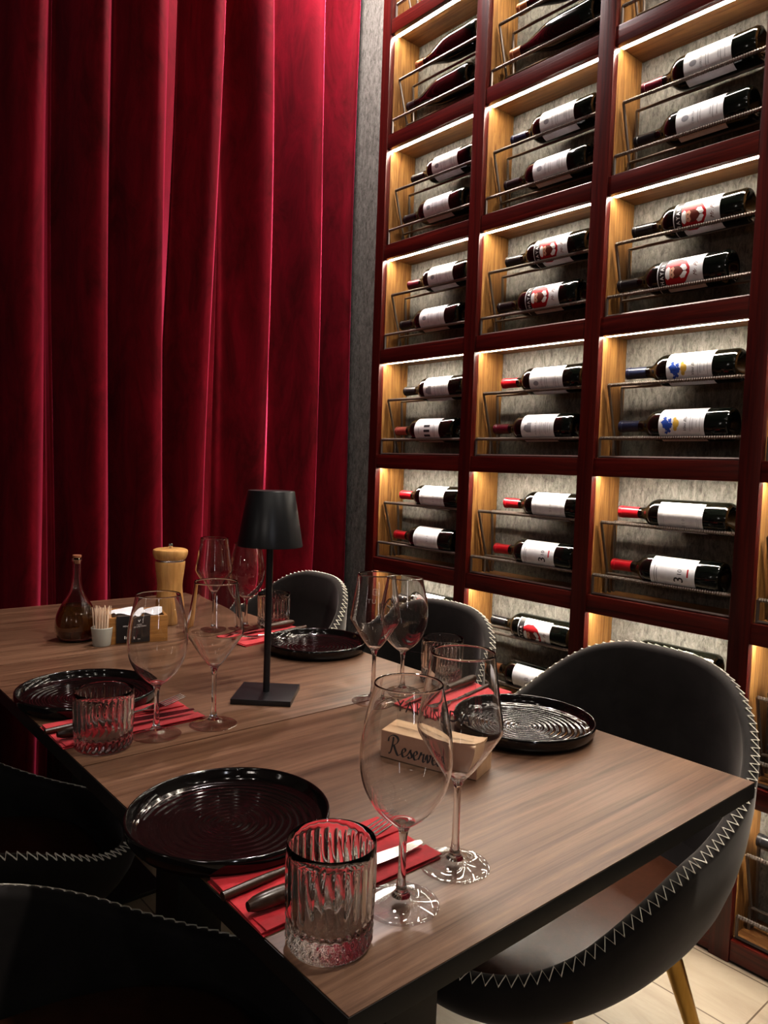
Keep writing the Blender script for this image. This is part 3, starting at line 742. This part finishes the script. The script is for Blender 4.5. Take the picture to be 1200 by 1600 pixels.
for i, (x, y, a) in enumerate(NS):
    def pos(dx, dy): return (x+dx*math.cos(a)-dy*math.sin(a), y+dx*math.sin(a)+dy*math.cos(a), TZ)
    n_ = nk if i == 0 else dup(nk); n_.location = (x, y, TZ); n_.rotation_euler = (0, 0, a); tag(n_, 'folded red napkin with cutlery on it, '+where[i], 'napkin', 'folded red napkins')
    n_ = fk if i == 0 else dup(fk); n_.location = tuple(Vector(pos(-.005, .016))+Vector((0, 0, .0012))); n_.rotation_euler = (0, 0, a+.03); tag(n_, 'dark-handled steel fork on the red napkin, '+where[i], 'fork', 'dinner forks')
    n_ = kn if i == 0 else dup(kn); n_.location = tuple(Vector(pos(-.005, -.030))+Vector((0, 0, .0006))); n_.rotation_euler = (0, 0, a-.03 if i < 2 else a-.01); n_.location.z = TZ+.0035 if i else TZ+.0035; tag(n_, 'dark-handled steel knife on the red napkin, '+where[i], 'knife', 'dinner knives')

# ------------------------------------------------------------------ table lamp
lp = empty('table_lamp', (.729, 1.156, TZ), 0, 'matt black cordless table lamp with tapered shade and square base', 'lamp')
bm = bmnew(); box(bm, -.054, .054, -.054, .054, 0, .010, .0012, mat=Matrix.Rotation(math.radians(47), 4, 'Z')); link('base', bm, lamp_m, lp)
bm = bmnew(); lathe(bm, [(0, .0095), (.0062, .0095), (.0062, .372), (0, .372)], 24); link('pole', bm, lamp_m, lp)
bm = bmnew(); lathe(bm, [(.0575, .280), (.0590, .2795), (.0592, .281), (.0425, .3785), (.0415, .380), (0, .3803), (0, .3783), (.0405, .378), (.0575, .280)], 64); link('lamp_shade', bm, lamp_m, lp, auto=30)
bm = bmnew(); lathe(bm, [(0, .300), (.052, .300), (.052, .303), (0, .303)], 40); link('diffuser', bm, lamp_in, lp)

# ------------------------------------------------------------------ reserved sign
ang = math.atan2(-.150, .054)
rs = empty('reserved_sign', (.7667, .7557, TZ), ang, 'beech block lettered Reserved holding a clear acrylic sheet', 'sign')
bm = bmnew(); box(bm, -.080, .080, -.0275, .0275, 0, .041, .001); link('block', bm, oak_pale, rs)
bm = bmnew(); box(bm, -.0795, .0795, -.02785, -.0276, .0008, .0402); link('sign_face', bm, sign_pink_reflect, rs, smooth=False)
bm = bmnew(); box(bm, -.0645, .0645, -.0010, .0010, .0413, .158, .0004); ac = link('acrylic_sheet', bm, acrylic, rs, smooth=False)
bm = bmnew(); Tt = Matrix.Translation((-.004, -.0014, .073)) @ Matrix.Rotation(PI/2, 4, 'X')
merge(bm, text_bm('YAKINDA', .026, spacing=1.15), 0, Tt); link('lettering', bm, ink, ac, smooth=False)
def script_word(letters, h):
    """calligraphic ribbon: pen strokes in a unit em, nib at 40 degrees"""
    bm = bmesh.new(); x0 = 0; nib = Vector((.72, .42))*.085
    for adv, strokes in letters:
        for st in strokes:
            p = crom([(a, b_, 0) for a, b_ in st], 7); L = []; R_ = []
            for i, q in enumerate(p):
                t = (p[min(i+1, len(p)-1)]-p[max(i-1, 0)]).normalized(); nrm = Vector((-t.y, t.x))
                w = max(.018, abs(nrm.dot(nib)))
                L.append(bm.verts.new(((q.x+x0+nrm.x*w)*h, (q.y+nrm.y*w)*h, 0))); R_.append(bm.verts.new(((q.x+x0-nrm.x*w)*h, (q.y-nrm.y*w)*h, 0)))
            for i in range(len(p)-1): bm.faces.new((L[i], R_[i], R_[i+1], L[i+1]))
        x0 += adv
    return bm, x0*h
Lr = (.42, [[(0, .05), (.10, .30), (.16, .46), (.17, .36), (.24, .36), (.32, .38), (.30, .22), (.28, .06), (.34, 0), (.44, .10)]])
Le = (.38, [[(0, .10), (.16, .20), (.28, .32), (.26, .42), (.17, .42), (.09, .28), (.08, .12), (.16, .0), (.28, .03), (.40, .14)]])
Ls = (.34, [[(0, .08), (.12, .26), (.22, .44), (.22, .34), (.30, .18), (.26, .03), (.14, .0), (.08, .06)], [(.26, .03), (.36, .10)]])
Lv = (.38, [[(0, .12), (.06, .34), (.12, .40), (.14, .20), (.17, .02), (.26, .12), (.33, .34), (.30, .42), (.40, .34)]])
Ld = (.44, [[(.30, .34), (.20, .42), (.08, .30), (.06, .12), (.14, 0), (.26, .10), (.36, .40), (.46, .88)], [(.46, .88), (.36, .40), (.32, .10), (.38, 0), (.48, .10)]])
LR = (.74, [[(.26, .90), (.22, .60), (.16, .30), (.06, .02), (-.04, .02)], [(-.08, .62), (-.02, .84), (.20, .98), (.44, .96), (.56, .82), (.48, .62), (.30, .50), (.22, .50)], [(.28, .50), (.38, .28), (.50, .06), (.60, .0), (.74, .10)]])
wbm, wl = script_word([LR, Le, Ls, Le, Lr, Lv, Le, Ld], .0290)
bm = bmnew(); merge(bm, wbm, 0, Matrix.Translation((-wl/2-.012, -.0280, .0085)) @ Matrix.Rotation(PI/2, 4, 'X')); link('lettering', bm, ink, rs, smooth=False)

# ------------------------------------------------------------------ oil bottle
ob = empty('oil_bottle', (.592, 1.772, TZ), 0, 'onion-shaped glass oil bottle with a long neck, half filled with dark oil', 'bottle')
okeys = [(.030, .0), (.040, .006), (.0462, .022), (.0472, .040), (.0430, .062), (.0330, .084), (.0220, .102), (.0145, .118), (.0108, .140), (.0095, .165), (.0092, .184)]
oo = [(p.x, p.z) for p in crom([(r, 0, z) for r, z in okeys], 4)]
inn = shell_profile(oo, .0016)
prof = [(0, .003), (.02, .002)] + oo + [(.0112, .186), (.0112, .193), (.0085, .1935)] + inn[::-1][:-4] + [(.030, .006), (0, .007)]
bm = bmnew(); lathe(bm, prof, 48); bmesh.ops.recalc_face_normals(bm, faces=bm.faces[:]); link('glass_body', bm, glass, ob, auto=0)
bm = bmnew(); ol = [(max(r-.0002, 0), z) for r, z in inn if .0075 < z < .088]; lathe(bm, [(0, .0075)] + ol + [(0, ol[-1][1])], 48); bmesh.ops.recalc_face_normals(bm, faces=bm.faces[:]); link('oil', bm, oil_m, ob, auto=30)
bm = bmnew(); lathe(bm, [(0, .180), (.0072, .180), (.0076, .1938), (.0100, .195), (.0100, .200), (0, .2005)], 20); link('stopper', bm, cork_m, ob)

# ------------------------------------------------------------------ toothpick cup
tcup = empty('toothpick_cup', (.622, 1.690, TZ), 0, 'small grey cup standing beside the oil bottle, holding toothpicks', 'cup')
bm = bmnew(); lathe(bm, [(0, 0), (.0185, 0), (.0198, .002), (.0232, .036), (.0240, .0415), (.0232, .0425), (.0222, .0405), (.0190, .006), (0, .005)], 32); link('cup_body', bm, cup_m, tcup)
pk = bmnew(); tube(pk, [(0, 0, 0), (0, 0, .004), (0, 0, .074), (0, 0, .080)], [.0004, .0011, .0011, .0004], 6); pko = link('toothpick', pk, pick_m)
rnd = random.Random(4)
n = 0
for i in range(46):
    a = rnd.uniform(0, 2*PI); r = .0205*math.sqrt(rnd.random()); o = pko if i == 0 else pko.copy()
    if i: col.objects.link(o)
    rb = r*.78; b0 = Vector((.622+rb*math.cos(a), 1.690+rb*math.sin(a), TZ+.0060)); tp = Vector((.622+r*1.02*math.cos(a+.1), 1.690+r*1.02*math.sin(a+.1), TZ+.086))
    d = tp-b0; o.location = b0; o.rotation_mode = 'QUATERNION'; o.rotation_quaternion = d.to_track_quat('Z', 'Y'); o.scale.z = d.length/.080*rnd.uniform(.96, 1.08)
    tag(o, 'wooden toothpick standing in the small grey cup', 'toothpick', 'toothpicks in the grey cup')

# ------------------------------------------------------------------ napkin box, tissues, menu card, pepper mill
bx_a = math.atan2(1.650-1.684, .775-.637)
nb = empty('napkin_box', (.712, 1.712, TZ), bx_a, 'bamboo block napkin box with the black card on its front', 'box')
W2, D2, H2 = .068, .048, .062
bm = bmnew(); box(bm, -W2, W2, -D2, -D2+.008, 0, H2, .0012); link('front_panel', bm, bamboo_box, nb)
bm = bmnew(); box(bm, -W2, W2, D2-.008, D2, 0, H2+.004, .0012); link('back_panel', bm, bamboo_box, nb)
for s in (-1, 1):
    bm = bmnew(); box(bm, s*W2-(.008 if s > 0 else 0), s*W2+(.008 if s < 0 else 0), -D2+.0085, D2-.0085, 0, H2, .0012); link('side_panel', bm, bamboo_box, nb)
bm = bmnew(); box(bm, -W2+.0085, W2-.0085, -D2+.0085, D2-.0085, 0, .006); link('bottom_panel', bm, bamboo_box, nb)
def loc(px, py, pz=0):
    return (.712+px*math.cos(bx_a)-py*math.sin(bx_a), 1.712+px*math.sin(bx_a)+py*math.cos(bx_a), TZ+pz)
def tissue_obj(dx, dy, rot, lab):
    bm = bmnew(); n = 10; g = []
    for j in range(n+1):
        row = []
        for i in range(n+1):
            u, v = i/n-.5, j/n-.5
            row.append(bm.verts.new((u*.060, v*.050, .060+.010*(1-(2*v)**2)*(.5+u)+.004*math.sin(6*u+5*v)+.004)))
        g.append(row)
    for j in range(n):
        for i in range(n): bm.faces.new((g[j][i], g[j][i+1], g[j+1][i+1], g[j+1][i]))
    # folded leaf standing below it inside the box
    box(bm, -.022, .022, -.018, .018, .0065, .060)
    o = link('paper_napkin', bm, tissue, auto=40); o.location = loc(dx, dy); o.rotation_euler = (0, 0, rot); tag(o, lab, 'napkin', 'white paper napkins in the bamboo box')
tissue_obj(-.028, .004, bx_a+.25, 'white paper napkin poking from the left end of the bamboo box')
tissue_obj(.030, .000, bx_a-.15, 'white paper napkin poking from the box above the black card')
mc = empty('menu_card', loc(-.022, -D2-.0022, .003), bx_a, 'small black card with white lettering leaning on the bamboo box', 'card')
bm = bmnew(); box(bm, -.030, .042, -.0010, .0010, 0, .062, .0003); link('card_sheet', bm, card_black, mc)
bm = bmnew(); R90 = Matrix.Rotation(PI/2, 4, 'X')
def ct(t, s, x, z): merge(bm, text_bm(t, s), 0, Matrix.Translation((x+.008, -.0013, z)) @ R90)
def cr_(x0, x1, z0, z1): merge(bm, poly(rect(x0+.008, x1+.008, z0, z1), 0), 0, Matrix.Translation((0, -.0013, 0)) @ R90)
ct('MENU & RESTORAN', .0052, 0, .0385); ct('Hosgeldiniz', .0042, 0, .0435); ct('TARA', .0040, .002, .008)
merge(bm, poly([(.003, .054), (.008, .049), (.013, .054), (.0115, .0555), (.008, .052), (.0045, .0555)], 0), 0, Matrix.Translation((0, -.0013, 0)) @ R90)
cr_(-.020, -.018, .009, .016); cr_(-.016, -.014, .009, .014)
link('lettering', bm, ink_white, mc, smooth=False)
pm = empty('pepper_mill', (.852, 1.835, TZ), 0, 'pale wooden pepper mill with steel collar and knob', 'mill')
mk = [(.0375, .0), (.0395, .004), (.0395, .020), (.0370, .050), (.0330, .085), (.0325, .105), (.0355, .130), (.0378, .150), (.0385, .160), (.0382, .1635)]
bm = bmnew(); lathe(bm, [(0, 0)] + [(p.x, p.z) for p in crom([(r, 0, z) for r, z in mk], 4)] + [(0, .1636)], 48); link('mill_body', bm, bamboo, pm)
bm = bmnew(); lathe(bm, [(0, .1636), (.0365, .1636), (.0370, .165), (.0370, .1675), (.0360, .169), (0, .169)], 48); link('collar', bm, steel, pm)
bm = bmnew(); lathe(bm, [(0, .169), (.0380, .169), (.0410, .173), (.0445, .183), (.0450, .190), (.0435, .194), (.038, .1965), (0, .197)], 48); link('mill_head', bm, bamboo, pm)
bm = bmnew(); lathe(bm, [(0, .196), (.0030, .196), (.0030, .200), (.0062, .202), (.0070, .206), (.0055, .2105), (0, .2115)], 24); link('knob', bm, steel, pm)

# ------------------------------------------------------------------ lights
def area(name, loc_, target, size, power, color=(1, .93, .84), sy=None, spread=None):
    l = bpy.data.lights.new(name, 'AREA'); l.energy = power; l.color = color; l.size = size
    if sy: l.shape = 'RECTANGLE'; l.size_y = sy
    if spread: l.spread = spread
    o = bpy.data.objects.new(name, l); col.objects.link(o); o.location = loc_
    o.rotation_euler = (Vector(target)-Vector(loc_)).to_track_quat('-Z', 'Y').to_euler(); return o
def spot(name, loc_, target, power, ang_, blend=.5, rad=.03, color=(1, .92, .82)):
    l = bpy.data.lights.new(name, 'SPOT'); l.energy = power; l.color = color; l.spot_size = math.radians(ang_); l.spot_blend = blend; l.shadow_soft_size = rad
    o = bpy.data.objects.new(name, l); col.objects.link(o); o.location = loc_
    o.rotation_euler = (Vector(target)-Vector(loc_)).to_track_quat('-Z', 'Y').to_euler(); return o
def disc(loc_, target, size, power, color=(1, .92, .82), spread=180):
    o = area('unseen_ceiling_light', loc_, target, size, power, color, spread=math.radians(spread)); o.data.shape = 'DISK'; return o
disc((1.15, .10, 3.22), (.95, .80, .69), .14, 36)
disc((1.50, 1.98, 3.24), (1.2, 2.4, .9), .12, 34, (1, .88, .86))  # unseen lamp added to graze the curtain folds and the wall strip
for x, y in ((-.6, -1.6), (.9, -1.9), (-1.9, -.4), (1.3, -1.1), (.3, -.7), (-1.2, -.9), (-.3, -.1), (1.5, -2.2), (-1.8, -2.0), (-1.1, .5)):
    disc((x, y, 3.22), (x, y, 0), .09, 2.6)  # unseen lamps added around the room for glints in the glasses
area('added_warm_strip', (-2.4, -1.2, 1.9), (.6, 1.0, .7), .5, 6, (1, .90, .82), sy=.06)  # unseen warm strip added to brighten what the glass reflects
area('added_cool_strip', (-.9, -2.4, 1.7), (.7, 1.0, .7), .10, 5, (.90, .92, 1), sy=.9)  # unseen cool strip added for sparkle on the glassware, no window there
area('added_left_strip', (-2.3, 1.0, 1.5), (.8, 1.0, .8), .08, 1.2, (1, .93, .86), sy=.7)  # unseen strip added on the left for glass highlights, no bar there
w = bpy.data.worlds.new('world'); sc.world = w; w.use_nodes = True
w.node_tree.nodes['Background'].inputs[0].default_value = (.9, .8, .75, 1); w.node_tree.nodes['Background'].inputs[1].default_value = .0

sc.view_settings.view_transform = 'Standard'
sc.view_settings.look = 'Medium High Contrast'
sc.view_settings.exposure = 0
sc.cycles.max_bounces = 14; sc.cycles.transmission_bounces = 12; sc.cycles.glossy_bounces = 5; sc.cycles.diffuse_bounces = 3; sc.cycles.transparent_max_bounces = 8
sc.cycles.sample_clamp_indirect = 4; sc.cycles.caustics_reflective = False; sc.cycles.use_denoising = True
sc.cycles.blur_glossy = .5
